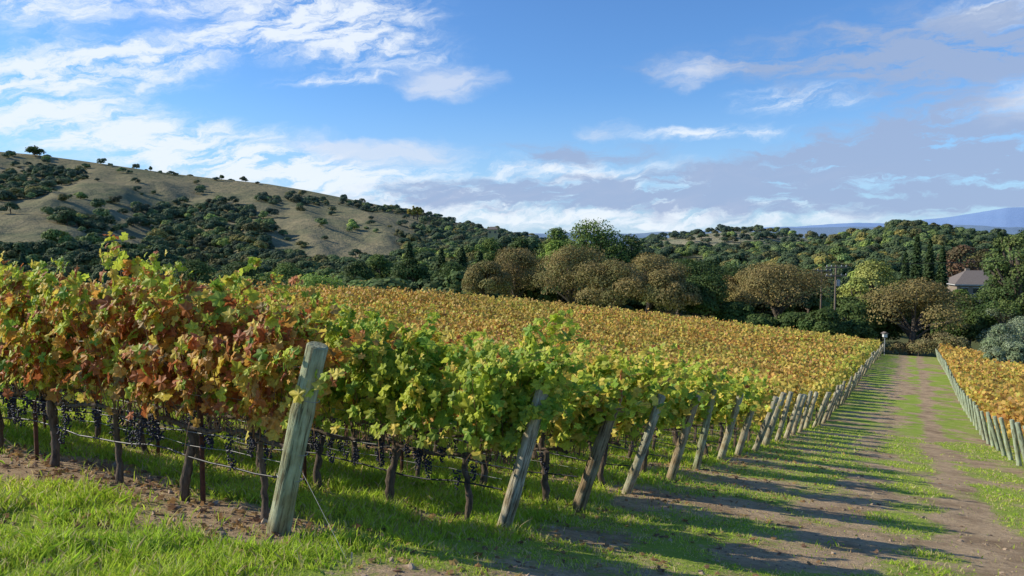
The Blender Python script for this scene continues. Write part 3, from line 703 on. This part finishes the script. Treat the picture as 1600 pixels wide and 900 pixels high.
def wnoise(scale,sc3,rot,detail=7,rough=.6,dist=0.,vec=None):
    mp=N(nt,'ShaderNodeMapping');mp.inputs['Rotation'].default_value=(0,0,R(rot));nt.links.new(vec or ae,mp.inputs[0])
    m2=N(nt,'ShaderNodeMapping');m2.inputs['Scale'].default_value=sc3;nt.links.new(mp.outputs[0],m2.inputs[0])
    n=N(nt,'ShaderNodeTexNoise');n.inputs['Scale'].default_value=scale;n.inputs['Detail'].default_value=detail;n.inputs['Roughness'].default_value=rough;n.inputs['Distortion'].default_value=dist
    nt.links.new(m2.outputs[0],n.inputs['Vector']);return n
wz=wnoise(.22,(1,1.6,1),0,5)
vm=N(nt,'ShaderNodeVectorMath',operation='SUBTRACT');nt.links.new(wz.outputs['Color'],vm.inputs[0]);vm.inputs[1].default_value=(.5,.5,.5)
vs=N(nt,'ShaderNodeVectorMath',operation='MULTIPLY');nt.links.new(vm.outputs[0],vs.inputs[0]);vs.inputs[1].default_value=(5,2.6,0)
va=N(nt,'ShaderNodeVectorMath',operation='ADD');nt.links.new(ae,va.inputs[0]);nt.links.new(vs.outputs[0],va.inputs[1]);wv=va.outputs[0]
def blobs(lst):
    acc=None
    for px,py,wx,wy,rot,stg in lst:
        a0=math.atan(q_(px));e0=math.atan((375-py)/1155*math.cos(a0));kx=57.3/1155*math.cos(a0)**2;ky=57.3/1155*math.cos(a0)
        mp=N(nt,'ShaderNodeMapping',vector_type='TEXTURE');mp.inputs['Location'].default_value=(math.degrees(a0),math.degrees(e0),0)
        mp.inputs['Rotation'].default_value=(0,0,R(rot));mp.inputs['Scale'].default_value=(wx*kx,wy*ky,1);nt.links.new(wv,mp.inputs[0])
        gr=N(nt,'ShaderNodeTexGradient',gradient_type='SPHERICAL');nt.links.new(mp.outputs[0],gr.inputs[0])
        acc=math_(nt,'MULTIPLY_ADD',gr.outputs['Fac'],stg,acc if acc is not None else 0.)
    return acc
cir=blobs([(90,15,300,45,8,1.4),(60,125,420,80,12,1.5),(250,95,260,34,14,.9),(500,55,280,70,-4,1.8),(590,12,170,35,0,.9),(330,228,360,62,-6,1.6),(120,215,260,50,0,1.),(430,268,320,38,0,1.4),(1540,22,170,40,10,1.4),(1240,160,140,30,0,1.2),(1100,210,180,18,0,1.2),(520,128,120,14,4,1.2),(1560,160,180,50,0,.7),(1000,280,600,34,0,.8),(700,330,600,44,0,1.3),(1150,345,600,40,0,1.0),(850,262,240,26,0,.9),(590,300,200,30,0,.9)])
puf=blobs([(700,132,110,34,0,1.4),(1080,115,100,34,0,1.1),(945,205,70,20,0,1.1),(625,240,150,32,0,1.5),(1580,160,120,50,0,.8),(500,225,120,24,0,.8)])
gry=blobs([(1420,95,360,95,-4,1.8),(1100,110,200,40,0,.8),(900,243,190,26,0,1.7),(860,302,380,36,2,2.8),(1130,300,320,32,0,2.5),(1400,225,320,55,3,2.3),(1330,262,380,40,0,2.4),(1540,285,280,60,0,2.0),(1560,70,220,80,0,1.3),(1500,200,200,60,0,1.2),(1250,322,420,32,0,1.8)])
def mrange(v,a,b_,to=1.):
    m_=N(nt,'ShaderNodeMapRange',interpolation_type='SMOOTHSTEP');nt.links.new(v,m_.inputs[0]);m_.inputs[1].default_value=a;m_.inputs[2].default_value=b_;m_.inputs[4].default_value=to;return m_.outputs[0]
nc1=wnoise(.42,(.55,2.2,1),-14,13,.66,.25,wv).outputs['Fac'];nc2=wnoise(.42,(.5,2.1,1),0,10,.62,.15,wv).outputs['Fac']
dc=mrange(math_(nt,'MULTIPLY',cir,math_(nt,'MULTIPLY_ADD',math_(nt,'SUBTRACT',nc1,.5),4.2,.66)),.03,1.25,.9)
dp=mrange(math_(nt,'MULTIPLY',puf,math_(nt,'MULTIPLY_ADD',math_(nt,'SUBTRACT',nc2,.5),2.6,.9)),.08,1.1,.68)
dg=mrange(math_(nt,'MULTIPLY',gry,math_(nt,'MULTIPLY_ADD',math_(nt,'SUBTRACT',nc2,.5),4.6,.72)),.05,1.35,.88)
skc=mixc(nt,1.,sky.outputs[0],(.62,.92,1.26),'MULTIPLY')
hz=mrange(eln,12.,-1.,.62);skc=mixc(nt,hz,skc,(3.6,5.0,7.0))
skc=mixc(nt,dc,skc,(6.6,7.1,7.7));skc=mixc(nt,dg,skc,(2.6,3.4,5.1));skc=mixc(nt,dp,skc,(5.7,6.1,6.9))
nt.links.new(skc,bg.inputs[0]);bg.inputs[1].default_value=.135
# ------------------------------------------------------------ camera
cam=bpy.data.cameras.new('camera');cam.lens=26;cam.sensor_width=36;cam.clip_end=30000;cam.clip_start=.1
co=bpy.data.objects.new('camera',cam);sc.collection.objects.link(co);co.location=(0,0,0);co.rotation_euler=(R(90)-math.atan(75/1155),0,0)
sc.camera=co
sc.view_settings.view_transform='Standard';sc.view_settings.look='None';sc.view_settings.exposure=0
